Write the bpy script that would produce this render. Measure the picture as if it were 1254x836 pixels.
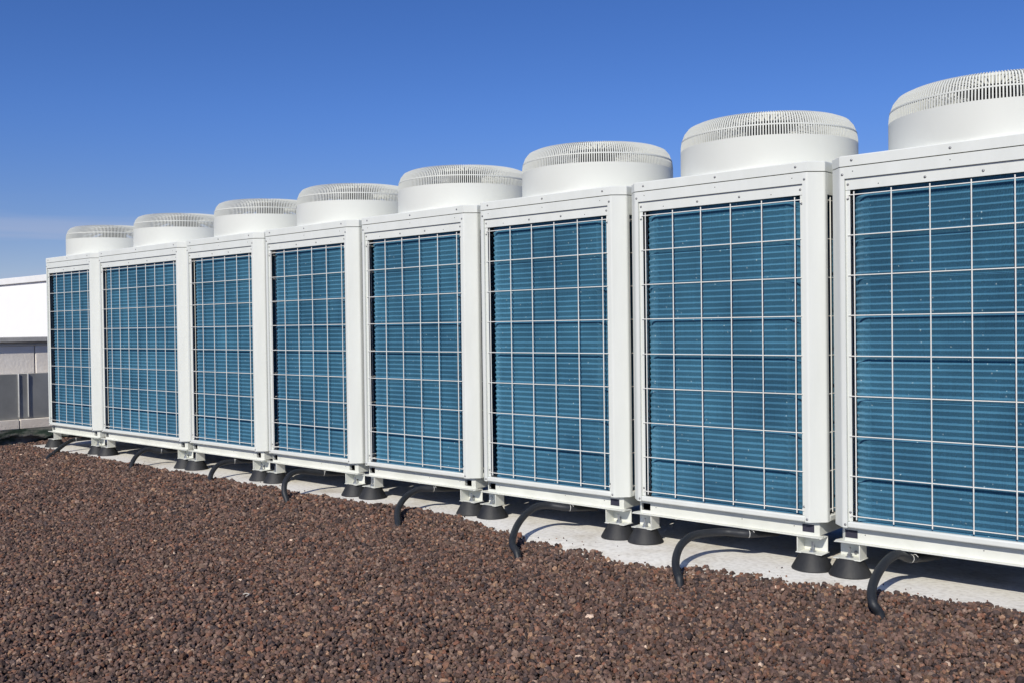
import bpy, bmesh, math, random
import numpy as np
from mathutils import Vector, Matrix

random.seed(7)
rng = np.random.default_rng(11)
scene = bpy.context.scene
C = scene.collection
for o in list(bpy.data.objects):
    bpy.data.objects.remove(o, do_unlink=True)

# ------------------------------------------------------------------ camera
cam_d = bpy.data.cameras.new('camera')
cam = bpy.data.objects.new('camera', cam_d)
C.objects.link(cam)
YAW, PIT, ROL = 0.7325, -0.0149, -0.013
CAM = Vector((1.7592, -3.8905, 0.8282))
fw = Vector((-math.sin(YAW), math.cos(YAW), 0)); rt = Vector((math.cos(YAW), math.sin(YAW), 0)); up = Vector((0, 0, 1))
f2 = fw * math.cos(PIT) + up * math.sin(PIT); u2 = up * math.cos(PIT) - fw * math.sin(PIT)
r3 = rt * math.cos(ROL) + u2 * math.sin(ROL); u3 = u2 * math.cos(ROL) - rt * math.sin(ROL)
mw = Matrix((r3, u3, -f2)).transposed().to_4x4(); mw.translation = CAM
cam.matrix_world = mw
cam_d.sensor_width = 36.0
cam_d.lens = 36.0 * 1222.27 / 1254.0
cam_d.clip_start = 0.05
cam_d.clip_end = 3000
scene.camera = cam

# ------------------------------------------------------------------ light
SUN_EL, SUN_AZ = math.radians(35.5), math.radians(20.0)     # azimuth: right of the row's front normal
sun_dir = Vector((math.sin(SUN_AZ) * math.cos(SUN_EL), -math.cos(SUN_AZ) * math.cos(SUN_EL), math.sin(SUN_EL)))
sd = bpy.data.lights.new('sun', 'SUN'); sd.energy = 4.05; sd.angle = math.radians(0.53); sd.color = (1.0, 0.945, 0.83)
so = bpy.data.objects.new('sun', sd); C.objects.link(so)
so.rotation_euler = sun_dir.to_track_quat('Z', 'Y').to_euler(); so.location = (3, -8, 8)

world = bpy.data.worlds.new('World'); scene.world = world; world.use_nodes = True
wt = world.node_tree; wt.nodes.clear()
wo = wt.nodes.new('ShaderNodeOutputWorld'); bg = wt.nodes.new('ShaderNodeBackground'); sky = wt.nodes.new('ShaderNodeTexSky')
sky.sky_type = 'NISHITA'; sky.sun_disc = False; sky.sun_elevation = SUN_EL; sky.sun_rotation = math.pi - SUN_AZ
sky.altitude = 600; sky.air_density = 0.85; sky.dust_density = 0.05; sky.ozone_density = 2.2
bg.inputs['Strength'].default_value = 0.08
hs = wt.nodes.new('ShaderNodeHueSaturation'); hs.inputs['Saturation'].default_value = 1.22
wb = wt.nodes.new('ShaderNodeMix'); wb.data_type = 'RGBA'; wb.blend_type = 'MULTIPLY'; wb.inputs[0].default_value = 1.0
wb.inputs[7].default_value = (0.88, 0.93, 1.32, 1)          # deep, polarised blue of the whole sky
wt.links.new(sky.outputs[0], hs.inputs['Color']); wt.links.new(hs.outputs[0], wb.inputs[6])
# thin high cloud wisps low over the horizon
tc = wt.nodes.new('ShaderNodeTexCoord'); mp = wt.nodes.new('ShaderNodeMapping'); mp.inputs['Scale'].default_value = (1.6, 1.6, 22)
mp.inputs['Location'].default_value = (0.9, 0.2, 1.7)
nz = wt.nodes.new('ShaderNodeTexNoise'); nz.inputs['Scale'].default_value = 2.2; nz.inputs['Detail'].default_value = 5
sx = wt.nodes.new('ShaderNodeSeparateXYZ')
r1 = wt.nodes.new('ShaderNodeMapRange'); r1.inputs[1].default_value = 0.45; r1.inputs[2].default_value = 0.66; r1.inputs[3].default_value = 0.0; r1.inputs[4].default_value = 1.0
r2 = wt.nodes.new('ShaderNodeMapRange'); r2.inputs[1].default_value = 0.075; r2.inputs[2].default_value = 0.125; r2.inputs[3].default_value = 0.95; r2.inputs[4].default_value = 0
mu = wt.nodes.new('ShaderNodeMath'); mu.operation = 'MULTIPLY'
cm = wt.nodes.new('ShaderNodeMix'); cm.data_type = 'RGBA'
wt.links.new(tc.outputs['Generated'], mp.inputs[0]); wt.links.new(mp.outputs[0], nz.inputs['Vector']); wt.links.new(tc.outputs['Generated'], sx.inputs[0])
wt.links.new(nz.outputs[0], r1.inputs[0]); wt.links.new(sx.outputs['Z'], r2.inputs[0])
wt.links.new(r1.outputs[0], mu.inputs[0]); wt.links.new(r2.outputs[0], mu.inputs[1]); wt.links.new(mu.outputs[0], cm.inputs[0])
r0 = wt.nodes.new('ShaderNodeMapRange'); r0.interpolation_type = 'SMOOTHSTEP'; r0.inputs[1].default_value = 0.06; r0.inputs[2].default_value = 0.22; r0.inputs[3].default_value = 1.0; r0.inputs[4].default_value = 0.0
hz_ = wt.nodes.new('ShaderNodeMix'); hz_.data_type = 'RGBA'; hz_.blend_type = 'MULTIPLY'; hz_.inputs[7].default_value = (1.0, 0.86, 0.76, 1)   # dull haze all round the horizon
wt.links.new(sx.outputs['Z'], r0.inputs[0]); wt.links.new(r0.outputs[0], hz_.inputs[0]); wt.links.new(wb.outputs[2], hz_.inputs[6]); wt.links.new(hz_.outputs[2], cm.inputs[6]); cm.inputs[7].default_value = (4.5, 5.45, 7.9, 1)
wt.links.new(cm.outputs[2], bg.inputs['Color']); wt.links.new(bg.outputs[0], wo.inputs['Surface'])

vs = scene.view_settings
vs.view_transform = 'Standard'; vs.look = 'None'; vs.exposure = 0.0; vs.gamma = 1.0; vs.use_curve_mapping = False
scene.render.engine = 'CYCLES'

# ------------------------------------------------------------------ materials
def new_mat(name):
    m = bpy.data.materials.new(name); m.use_nodes = True
    nt = m.node_tree; b = nt.nodes['Principled BSDF']
    return m, nt, b

def N(nt, t, **kw):
    n = nt.nodes.new(t)
    for k, v in kw.items():
        setattr(n, k, v)
    return n

def noise_mat(name, cols, scale=8, rough=0.5, rough_var=0.1, metallic=0.0, bump=0.0, bump_scale=60, detail=5, spec=0.5, stretch=(1, 1, 1), coat=0.0):
    """base colour drifting between colours by noise + fine bump"""
    m, nt, b = new_mat(name)
    tc = N(nt, 'ShaderNodeTexCoord'); mp = N(nt, 'ShaderNodeMapping'); mp.inputs['Scale'].default_value = stretch
    oi = N(nt, 'ShaderNodeObjectInfo'); ad = N(nt, 'ShaderNodeVectorMath', operation='ADD'); sc = N(nt, 'ShaderNodeMath', operation='MULTIPLY'); sc.inputs[1].default_value = 37.0
    nt.links.new(oi.outputs['Random'], sc.inputs[0])
    nt.links.new(tc.outputs['Object'], ad.inputs[0]); nt.links.new(sc.outputs[0], ad.inputs[1]); nt.links.new(ad.outputs[0], mp.inputs[0])
    nz = N(nt, 'ShaderNodeTexNoise'); nz.inputs['Scale'].default_value = scale; nz.inputs['Detail'].default_value = detail; nz.inputs['Roughness'].default_value = 0.62
    nt.links.new(mp.outputs[0], nz.inputs['Vector'])
    cr = N(nt, 'ShaderNodeValToRGB'); e = cr.color_ramp.elements
    e[0].position = 0.3; e[1].position = 0.7
    e[0].color = (*cols[0], 1); e[1].color = (*cols[-1], 1)
    for i, c in enumerate(cols[1:-1]):
        q = e.new(0.3 + 0.4 * (i + 1) / (len(cols) - 1)); q.color = (*c, 1)
    nt.links.new(nz.outputs[0], cr.inputs[0]); nt.links.new(cr.outputs[0], b.inputs['Base Color'])
    rr = N(nt, 'ShaderNodeMapRange'); rr.inputs[3].default_value = rough - rough_var; rr.inputs[4].default_value = rough + rough_var
    nt.links.new(nz.outputs[0], rr.inputs[0]); nt.links.new(rr.outputs[0], b.inputs['Roughness'])
    b.inputs['Metallic'].default_value = metallic; b.inputs['Specular IOR Level'].default_value = spec
    if coat: b.inputs['Coat Weight'].default_value = coat
    if bump:
        n2 = N(nt, 'ShaderNodeTexNoise'); n2.inputs['Scale'].default_value = bump_scale; n2.inputs['Detail'].default_value = 4
        nt.links.new(ad.outputs[0], n2.inputs['Vector'])
        bp = N(nt, 'ShaderNodeBump'); bp.inputs['Strength'].default_value = bump; bp.inputs['Distance'].default_value = 0.01
        nt.links.new(n2.outputs[0], bp.inputs['Height']); nt.links.new(bp.outputs[0], b.inputs['Normal'])
    return m

M = {}
M['paint'] = noise_mat('white_casing_paint', [(0.685, 0.705, 0.665), (0.745, 0.765, 0.73)], scale=2.0, rough=0.42, rough_var=0.06, bump=0.02, bump_scale=35, stretch=(5, 5, 0.9))
M['drum'] = noise_mat('white_shroud_plastic', [(0.66, 0.675, 0.63), (0.70, 0.715, 0.675)], scale=2.0, rough=0.55, rough_var=0.05, spec=0.3)
M['wire'] = noise_mat('cream_coated_wire', [(0.76, 0.755, 0.71), (0.83, 0.825, 0.785)], scale=9, rough=0.45)
M['rail'] = noise_mat('base_rail_paint', [(0.66, 0.67, 0.61), (0.76, 0.77, 0.715)], scale=6, rough=0.45, bump=0.03, bump_scale=30)
M['rubber'] = noise_mat('black_rubber', [(0.012, 0.013, 0.015), (0.032, 0.033, 0.035)], scale=14, rough=0.62, rough_var=0.1, bump=0.12, bump_scale=90)
M['hose'] = noise_mat('dark_foam_hose', [(0.012, 0.014, 0.018), (0.023, 0.026, 0.032)], scale=16, rough=0.55, bump=0.1, bump_scale=120)
M['steel'] = noise_mat('galvanised_bolt', [(0.42, 0.44, 0.47), (0.62, 0.64, 0.66)], scale=30, rough=0.35, metallic=0.9)
M['screw'] = noise_mat('screw_steel', [(0.20, 0.20, 0.21), (0.38, 0.38, 0.39)], scale=30, rough=0.45, metallic=0.7)
M['black'] = noise_mat('hole_shade_black', [(0.008, 0.008, 0.009), (0.014, 0.014, 0.015)], scale=5, rough=0.8)  # black stands in for the shade inside slots and holes
M['fan'] = noise_mat('dark_fan_plastic', [(0.03, 0.03, 0.032), (0.06, 0.06, 0.06)], scale=5, rough=0.6)
M['plug'] = noise_mat('navy_slot_plug', [(0.022, 0.022, 0.04), (0.035, 0.034, 0.055)], scale=20, rough=0.6)
M['duct'] = noise_mat('galvanised_duct', [(0.34, 0.345, 0.33), (0.50, 0.505, 0.485)], scale=2.2, rough=0.36, rough_var=0.08, metallic=0.5, bump=0.08, bump_scale=5)
M['seam'] = noise_mat('duct_seam', [(0.5, 0.51, 0.51), (0.66, 0.66, 0.65)], scale=10, rough=0.4, metallic=0.3)
M['whitewall'] = noise_mat('white_render', [(0.90, 0.90, 0.89), (0.92, 0.92, 0.91)], scale=3, rough=0.9, rough_var=0.03, bump=0.02, bump_scale=60)
M['coping'] = noise_mat('white_coping', [(0.78, 0.78, 0.77), (0.86, 0.86, 0.85)], scale=3, rough=0.7)
M['ledge'] = noise_mat('grey_ledge_stone', [(0.40, 0.39, 0.37), (0.54, 0.53, 0.50)], scale=7, rough=0.85, bump=0.2)
M['stucco'] = noise_mat('beige_stucco', [(0.87, 0.79, 0.69), (0.92, 0.86, 0.78)], scale=9, rough=0.9, rough_var=0.03, bump=0.3, bump_scale=38)
M['kerbm'] = noise_mat('beige_kerb', [(0.72, 0.64, 0.54), (0.86, 0.79, 0.69)], scale=7, rough=0.9, bump=0.3)
M['moss'] = noise_mat('mossy_concrete', [(0.018, 0.030, 0.020), (0.035, 0.06, 0.04), (0.17, 0.17, 0.145), (0.24, 0.23, 0.20)], scale=7, rough=0.95, rough_var=0.03, bump=0.5, bump_scale=40, stretch=(1, 0.6, 2.4))
M['bed'] = noise_mat('gravel_gap_shade', [(0.035, 0.026, 0.022), (0.085, 0.062, 0.052)], scale=60, rough=1.0, rough_var=0.0, bump=0.8, bump_scale=90)  # kept dark: shade of the gaps between stones is in this colour
M['ground'] = noise_mat('roof_ground', [(0.09, 0.068, 0.06), (0.15, 0.115, 0.1)], scale=30, rough=1.0, rough_var=0.0, bump=0.6, bump_scale=60)
M['underside'] = noise_mat('base_pan_shade', [(0.05, 0.05, 0.048), (0.09, 0.088, 0.085)], scale=6, rough=0.7)  # dark colour deepens the shade beneath the units
M['twig'] = noise_mat('pale_twig', [(0.5, 0.46, 0.4), (0.62, 0.58, 0.52)], scale=30, rough=0.8)

# concrete pad: pale cement with stains, pores and hairline darker patches
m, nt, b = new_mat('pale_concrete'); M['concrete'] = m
tc = N(nt, 'ShaderNodeTexCoord')
n1 = N(nt, 'ShaderNodeTexNoise'); n1.inputs['Scale'].default_value = 2.6; n1.inputs['Detail'].default_value = 8; n1.inputs['Roughness'].default_value = 0.65
n2 = N(nt, 'ShaderNodeTexNoise'); n2.inputs['Scale'].default_value = 45; n2.inputs['Detail'].default_value = 4
nt.links.new(tc.outputs['Object'], n1.inputs['Vector']); nt.links.new(tc.outputs['Object'], n2.inputs['Vector'])
cr = N(nt, 'ShaderNodeValToRGB'); e = cr.color_ramp.elements
e[0].position = 0.32; e[0].color = (0.60, 0.55, 0.46, 1); e[1].position = 0.50; e[1].color = (0.83, 0.805, 0.745, 1)
q = e.new(0.72); q.color = (0.87, 0.855, 0.815, 1)
nt.links.new(n1.outputs[0], cr.inputs[0])
mx = N(nt, 'ShaderNodeMix', data_type='RGBA', blend_type='MULTIPLY'); mx.inputs[0].default_value = 0.35
c2 = N(nt, 'ShaderNodeValToRGB'); c2.color_ramp.elements[0].position = 0.35; c2.color_ramp.elements[0].color = (0.55, 0.53, 0.5, 1); c2.color_ramp.elements[1].position = 0.55
nt.links.new(n2.outputs[0], c2.inputs[0]); nt.links.new(cr.outputs[0], mx.inputs[6]); nt.links.new(c2.outputs[0], mx.inputs[7]); sz = N(nt, 'ShaderNodeSeparateXYZ'); nt.links.new(tc.outputs['Object'], sz.inputs[0])
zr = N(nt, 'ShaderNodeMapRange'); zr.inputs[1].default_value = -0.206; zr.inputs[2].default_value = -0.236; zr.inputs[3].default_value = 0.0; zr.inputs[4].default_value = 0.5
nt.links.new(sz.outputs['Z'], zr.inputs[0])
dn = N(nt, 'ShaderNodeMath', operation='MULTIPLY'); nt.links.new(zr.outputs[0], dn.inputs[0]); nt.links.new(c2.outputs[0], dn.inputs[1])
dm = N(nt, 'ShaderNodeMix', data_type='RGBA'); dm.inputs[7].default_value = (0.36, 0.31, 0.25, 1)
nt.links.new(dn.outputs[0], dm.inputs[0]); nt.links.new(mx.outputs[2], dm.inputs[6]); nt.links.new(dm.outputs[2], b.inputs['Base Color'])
b.inputs['Roughness'].default_value = 0.9
bp = N(nt, 'ShaderNodeBump'); bp.inputs['Strength'].default_value = 0.35; bp.inputs['Distance'].default_value = 0.006
nt.links.new(n2.outputs[0], bp.inputs['Height']); nt.links.new(bp.outputs[0], b.inputs['Normal'])

# heat exchanger fins: blue coated aluminium with specks of lint and lime
m, nt, b = new_mat('blue_fin_coating'); M['fin'] = m
tc = N(nt, 'ShaderNodeTexCoord'); oi = N(nt, 'ShaderNodeObjectInfo'); sc = N(nt, 'ShaderNodeMath', operation='MULTIPLY'); sc.inputs[1].default_value = 53.0
ad = N(nt, 'ShaderNodeVectorMath', operation='ADD')
nt.links.new(oi.outputs['Random'], sc.inputs[0]); nt.links.new(tc.outputs['Object'], ad.inputs[0]); nt.links.new(sc.outputs[0], ad.inputs[1])
n1 = N(nt, 'ShaderNodeTexNoise'); n1.inputs['Scale'].default_value = 3.0; n1.inputs['Detail'].default_value = 6
nt.links.new(ad.outputs[0], n1.inputs['Vector'])
cr = N(nt, 'ShaderNodeValToRGB'); e = cr.color_ramp.elements
e[0].position = 0.3; e[0].color = (0.041, 0.142, 0.236, 1); e[1].position = 0.72; e[1].color = (0.076, 0.232, 0.350, 1)
nt.links.new(n1.outputs[0], cr.inputs[0])
mp = N(nt, 'ShaderNodeMapping'); mp.inputs['Scale'].default_value = (420, 420, 8)      # fine vertical fins
n3 = N(nt, 'ShaderNodeTexNoise'); n3.inputs['Scale'].default_value = 1.0; n3.inputs['Detail'].default_value = 2
nt.links.new(ad.outputs[0], mp.inputs[0]); nt.links.new(mp.outputs[0], n3.inputs['Vector'])
c3 = N(nt, 'ShaderNodeValToRGB'); c3.color_ramp.elements[0].position = 0.3; c3.color_ramp.elements[0].color = (0.55, 0.55, 0.55, 1); c3.color_ramp.elements[1].position = 0.7; c3.color_ramp.elements[1].color = (1.25, 1.25, 1.25, 1)
mx = N(nt, 'ShaderNodeMix', data_type='RGBA', blend_type='MULTIPLY'); mx.inputs[0].default_value = 0.7
nt.links.new(n3.outputs[0], c3.inputs[0]); nt.links.new(cr.outputs[0], mx.inputs[6]); nt.links.new(c3.outputs[0], mx.inputs[7])
# specks
vo = N(nt, 'ShaderNodeTexVoronoi'); vo.inputs['Scale'].default_value = 62
m2 = N(nt, 'ShaderNodeMapping'); m2.inputs['Scale'].default_value = (1, 1, 0.7)
nt.links.new(ad.outputs[0], m2.inputs[0]); nt.links.new(m2.outputs[0], vo.inputs['Vector'])
lt = N(nt, 'ShaderNodeMath', operation='LESS_THAN'); lt.inputs[1].default_value = 0.19
nt.links.new(vo.outputs['Distance'], lt.inputs[0])
sp = N(nt, 'ShaderNodeSeparateColor'); nt.links.new(vo.outputs['Color'], sp.inputs[0])
g1 = N(nt, 'ShaderNodeMath', operation='GREATER_THAN'); g1.inputs[1].default_value = 0.94; nt.links.new(sp.outputs[0], g1.inputs[0])
mm = N(nt, 'ShaderNodeMath', operation='MULTIPLY'); nt.links.new(lt.outputs[0], mm.inputs[0]); nt.links.new(g1.outputs[0], mm.inputs[1])
m5 = N(nt, 'ShaderNodeMath', operation='MULTIPLY'); m5.inputs[1].default_value = 0.85; nt.links.new(mm.outputs[0], m5.inputs[0])
mx2 = N(nt, 'ShaderNodeMix', data_type='RGBA'); mx2.inputs[7].default_value = (0.45, 0.58, 0.62, 1)
nt.links.new(m5.outputs[0], mx2.inputs[0]); nt.links.new(mx.outputs[2], mx2.inputs[6]); nt.links.new(mx2.outputs[2], b.inputs['Base Color'])
b.inputs['Roughness'].default_value = 0.62; b.inputs['Specular IOR Level'].default_value = 0.3
b.inputs['Sheen Weight'].default_value = 0.3; b.inputs['Sheen Tint'].default_value = (0.45, 0.8, 1.0, 1); b.inputs['Sheen Roughness'].default_value = 0.4

# lava gravel: the stone's own colour comes with each stone
m, nt, b = new_mat('lava_gravel'); M['gravel'] = m
at = N(nt, 'ShaderNodeAttribute', attribute_name='stone_colour')
tc = N(nt, 'ShaderNodeTexCoord'); n1 = N(nt, 'ShaderNodeTexNoise'); n1.inputs['Scale'].default_value = 260; n1.inputs['Detail'].default_value = 4
nt.links.new(tc.outputs['Object'], n1.inputs['Vector'])
cr = N(nt, 'ShaderNodeValToRGB'); cr.color_ramp.elements[0].position = 0.3; cr.color_ramp.elements[0].color = (0.55, 0.53, 0.52, 1); cr.color_ramp.elements[1].position = 0.7; cr.color_ramp.elements[1].color = (1.2, 1.18, 1.15, 1)
mx = N(nt, 'ShaderNodeMix', data_type='RGBA', blend_type='MULTIPLY'); mx.inputs[0].default_value = 0.8
nt.links.new(n1.outputs[0], cr.inputs[0]); nt.links.new(at.outputs['Color'], mx.inputs[6]); nt.links.new(cr.outputs[0], mx.inputs[7]); nt.links.new(mx.outputs[2], b.inputs['Base Color'])
b.inputs['Roughness'].default_value = 0.9; b.inputs['Specular IOR Level'].default_value = 0.25
bp = N(nt, 'ShaderNodeBump'); bp.inputs['Strength'].default_value = 0.5; bp.inputs['Distance'].default_value = 0.004
nt.links.new(n1.outputs[0], bp.inputs['Height']); nt.links.new(bp.outputs[0], b.inputs['Normal'])

# ------------------------------------------------------------------ mesh helpers
class MB:
    def __init__(s): s.v = []; s.f = []; s.sm = []
    def add(s, vs, fs, smooth=False):
        n = len(s.v); s.v += [tuple(p) for p in vs]
        for f in fs: s.f.append(tuple(i + n for i in f)); s.sm.append(smooth)
        return s
    def box(s, x0, x1, y0, y1, z0, z1):
        vs = [(x, y, z) for z in (z0, z1) for y in (y0, y1) for x in (x0, x1)]
        return s.add(vs, [(0, 2, 3, 1), (4, 5, 7, 6), (0, 1, 5, 4), (2, 6, 7, 3), (0, 4, 6, 2), (1, 3, 7, 5)])
    def prism(s, poly, z0, z1):
        a = sum(poly[i][0] * poly[(i + 1) % len(poly)][1] - poly[(i + 1) % len(poly)][0] * poly[i][1] for i in range(len(poly)))
        if a < 0: poly = poly[::-1]
        n = len(poly)
        vs = [(x, y, z0) for x, y in poly] + [(x, y, z1) for x, y in poly]
        return s.add(vs, [tuple(range(n))[::-1], tuple(range(n, 2 * n))] + [(i, (i + 1) % n, n + (i + 1) % n, n + i) for i in range(n)])
    def lathe(s, prof, cx=0, cy=0, seg=48, smooth=True, cap0=False, cap1=False):
        k = len(prof); vs = []
        for i in range(seg):
            a = 2 * math.pi * i / seg
            vs += [(cx + r * math.cos(a), cy + r * math.sin(a), z) for r, z in prof]
        fs = [(i * k + j, ((i + 1) % seg) * k + j, ((i + 1) % seg) * k + j + 1, i * k + j + 1) for i in range(seg) for j in range(k - 1)]
        s.add(vs, fs, smooth)
        if cap0: s.add([vs[i * k] for i in range(seg)], [tuple(range(seg))[::-1]])
        if cap1: s.add([vs[i * k + k - 1] for i in range(seg)], [tuple(range(seg))])
        return s
    def tube(s, pts, r, seg=8, smooth=True, radii=None):
        pts = [Vector(p) for p in pts]; n = len(pts); vs = []
        ref = None
        for i, p in enumerate(pts):
            t = (pts[min(i + 1, n - 1)] - pts[max(i - 1, 0)]).normalized()
            if ref is None:
                ref = t.orthogonal().normalized()
            ref = (ref - t * ref.dot(t)).normalized()
            b = t.cross(ref); rr = radii[i] if radii else r
            vs += [p + (ref * math.cos(2 * math.pi * j / seg) + b * math.sin(2 * math.pi * j / seg)) * rr for j in range(seg)]
        fs = [(i * seg + j, i * seg + (j + 1) % seg, (i + 1) * seg + (j + 1) % seg, (i + 1) * seg + j) for i in range(n - 1) for j in range(seg)]
        fs += [tuple(range(seg))[::-1], tuple(range((n - 1) * seg, n * seg))]
        s.add(vs, fs[:-2], smooth); s.add(vs[:seg], [tuple(range(seg))[::-1]]); s.add(vs[-seg:], [tuple(range(seg))])
        return s
    def mesh(s, name, mat, bevel=0.0, seg=2, sharp=None):
        me = bpy.data.meshes.new(name); me.from_pydata(s.v, [], s.f); me.update()
        if bevel:
            bm = bmesh.new(); bm.from_mesh(me)
            bmesh.ops.remove_doubles(bm, verts=bm.verts, dist=1e-5)
            es = [e for e in bm.edges if len(e.link_faces) == 2 and e.calc_face_angle(0) > 0.35]
            for f in bm.faces: f.smooth = False
            res = bmesh.ops.bevel(bm, geom=es, offset=bevel, offset_type='OFFSET', segments=seg, profile=0.5, affect='EDGES', clamp_overlap=True)
            for f in res['faces']: f.smooth = True                 # only the rounded edges are smooth, the sheet stays flat
            bm.to_mesh(me); bm.free()
        else:
            me.polygons.foreach_set('use_smooth', s.sm)
            if sharp: me.set_sharp_from_angle(angle=math.radians(sharp))
        me.materials.append(mat)
        return me

def obj(name, me, parent=None, loc=None, rot=None):
    o = bpy.data.objects.new(name, me); C.objects.link(o)
    if parent is not None: o.parent = parent
    if loc is not None: o.location = loc
    if rot is not None: o.rotation_euler = rot
    return o

def empty(name, loc=(0, 0, 0)):
    o = bpy.data.objects.new(name, None); C.objects.link(o); o.location = loc; o.empty_display_size = 0.2
    return o

def tag(o, label=None, cat=None, group=None, kind=None):
    if label: o['label'] = label
    if cat: o['category'] = cat
    if group: o['group'] = group
    if kind: o['kind'] = kind
    return o

def copy_tree(o, parent=None):
    c = o.copy(); C.objects.link(c); c.parent = parent
    for ch in list(o.children): copy_tree(ch, c)
    return c

def smooth_path(pts, n=6):
    P = [Vector(p) for p in pts]; P = [P[0] * 2 - P[1]] + P + [P[-1] * 2 - P[-2]]; out = []
    for i in range(1, len(P) - 2):
        for k in range(n):
            t = k / n; a, b_, c, d = P[i - 1:i + 3]
            out.append(0.5 * ((2 * b_) + (c - a) * t + (2 * a - 5 * b_ + 4 * c - d) * t * t + (3 * b_ - a - 3 * c + d) * t ** 3))
    out.append(P[-2]); return out

# ------------------------------------------------------------------ setting: ground, pad
PAD_Z = -0.2
PAD_Y = -0.46
PAD_X0 = -7.62
g = MB().add([(-400, -400, -0.42), (400, -400, -0.42), (400, 400, -0.42), (-400, 400, -0.42)], [(0, 1, 2, 3)])
tag(obj('ground', g.mesh('ground', M['ground'])), kind='structure')

# pad as a gridded slab with a slightly wavering, rounded front edge
def make_pad():
    xs = np.linspace(PAD_X0, 4.2, 160); vs = []; fs = []
    prof = [(0.0, -0.36), (0.0, -0.256), (0.010, -0.245), (0.16, -0.2165), (0.235, -0.2045), (0.275, PAD_Z), (0.6, PAD_Z), (1.8, PAD_Z), (1.8, -0.36)]
    k = len(prof)
    for i, x in enumerate(xs):
        w = 0.006 * math.sin(x * 3.1) + 0.005 * math.sin(x * 7.7 + 1) + rng.uniform(-0.003, 0.003)
        for j, (dy, z) in enumerate(prof):
            vs.append((x, PAD_Y + dy + (w if j < 6 else 0), z + (rng.uniform(-0.0010, 0.0010) if 1 < j < 6 else 0)))
    for i in range(len(xs) - 1):
        for j in range(k - 1):
            a = i * k + j; fs.append((a, a + k, a + k + 1, a + 1))
    fs.append(tuple(range(k))); fs.append(tuple(range((len(xs) - 1) * k, len(xs) * k))[::-1])
    b_ = MB().add(vs, fs, True)
    return b_.mesh('concrete_pad', M['concrete'], sharp=50)
tag(obj('concrete_pad', make_pad()), kind='structure')

# ------------------------------------------------------------------ gravel
EDGE = np.array([(-12, -0.10), (-7.5, -0.106), (-5.48, -0.133), (-4.15, -0.128), (-3.57, -0.144), (-3.1, -0.13), (-2.76, -0.145), (-2.53, -0.04), (-2.25, -0.07), (-1.98, -0.123),
                 (-1.43, -0.286), (-1.1, -0.33), (-0.797, -0.359), (-0.372, -0.257), (0.0, -0.208), (0.2, -0.15), (0.41, -0.119), (0.758, -0.12), (1.5, -0.13), (4, -0.13)])
def smooth_noise(x, y, seed):
    r = np.random.default_rng(seed); out = np.zeros_like(x)
    for fq, am in ((0.9, 1.0), (2.1, 0.6), (4.7, 0.35), (10.3, 0.22)):
        for _ in range(3):
            a = r.uniform(0, 2 * np.pi); ph = r.uniform(0, 6.28)
            out += am * np.sin(fq * 2 * np.pi * (x * np.cos(a) + y * np.sin(a)) + ph) / 3
    return out
EDGE[:, 1] = np.where(EDGE[:, 1] < -0.2, (0.29 * EDGE[:, 1] - 0.0328) / 0.454, EDGE[:, 1])
def padtop(y):
    """the slab slopes gently down along its front"""
    return np.where(y > -0.2, PAD_Z, PAD_Z + 0.164 * (y + 0.2))
def gravel_h(x, y):
    b_ = np.interp(x, EDGE[:, 0], EDGE[:, 1])
    base = -0.213 + 0.008 * smooth_noise(x * 0.7, y * 0.7, 3)
    near = padtop(y) - 0.011 + np.clip(b_ - y, -0.2, 0.12) * 0.24
    t = np.clip((b_ - y - 0.08) / 0.4, 0, 1); t = t * t * (3 - 2 * t)
    h = near * (1 - t) + base * t
    far = np.clip((-7.62 - x) / 0.25, 0, 1)                    # beyond the slab's end the bed sinks towards the parapet
    dip = -0.225 - 0.035 * np.clip((-7.7 - x) / 0.3, 0, 1) + 0.02 * smooth_noise(x * 1.3, y * 1.3, 9)
    return h * (1 - far) + dip * far
# bed under the stones
def make_bed():
    xs = np.linspace(-8.5, 3.6, 240); ys = np.concatenate([np.linspace(-6.0, -1.2, 40), np.linspace(-1.15, -0.02, 60)])
    X, Y = np.meshgrid(xs, ys, indexing='ij'); Z = gravel_h(X, Y) - 0.010
    Z = np.where((Y > np.interp(X, EDGE[:, 0], EDGE[:, 1]) - 0.03) & (X > PAD_X0), np.minimum(Z, padtop(Y) - 0.03), Z)
    vs = np.stack([X, Y, Z], -1).reshape(-1, 3); ny = len(ys)
    fs = [(i * ny + j, (i + 1) * ny + j, (i + 1) * ny + j + 1, i * ny + j + 1) for i in range(len(xs) - 1) for j in range(ny - 1)]
    b_ = MB(); b_.v = [tuple(p) for p in vs.tolist()]; b_.f = fs; b_.sm = [True] * len(fs)
    # strip between the slab's end and the parapet
    ys2 = np.linspace(-0.02, 3.0, 60); xs2 = np.linspace(-8.5, PAD_X0 - 0.002, 20)
    X, Y = np.meshgrid(xs2, ys2, indexing='ij'); Z = gravel_h(X, Y) - 0.010
    b_.add(np.stack([X, Y, Z], -1).reshape(-1, 3).tolist(), [(i * 60 + j, (i + 1) * 60 + j, (i + 1) * 60 + j + 1, i * 60 + j + 1) for i in range(19) for j in range(59)], True)
    return b_.mesh('gravel_bed', M['bed'])
tag(obj('gravel_bed', make_bed()), kind='structure')

def ico(sub):
    bm = bmesh.new(); bmesh.ops.create_icosphere(bm, subdivisions=sub, radius=1.0); bm.verts.ensure_lookup_table()
    v = np.array([p.co[:] for p in bm.verts]); f = np.array([[q.index for q in p.verts] for p in bm.faces]); bm.free()
    return v, f

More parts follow.
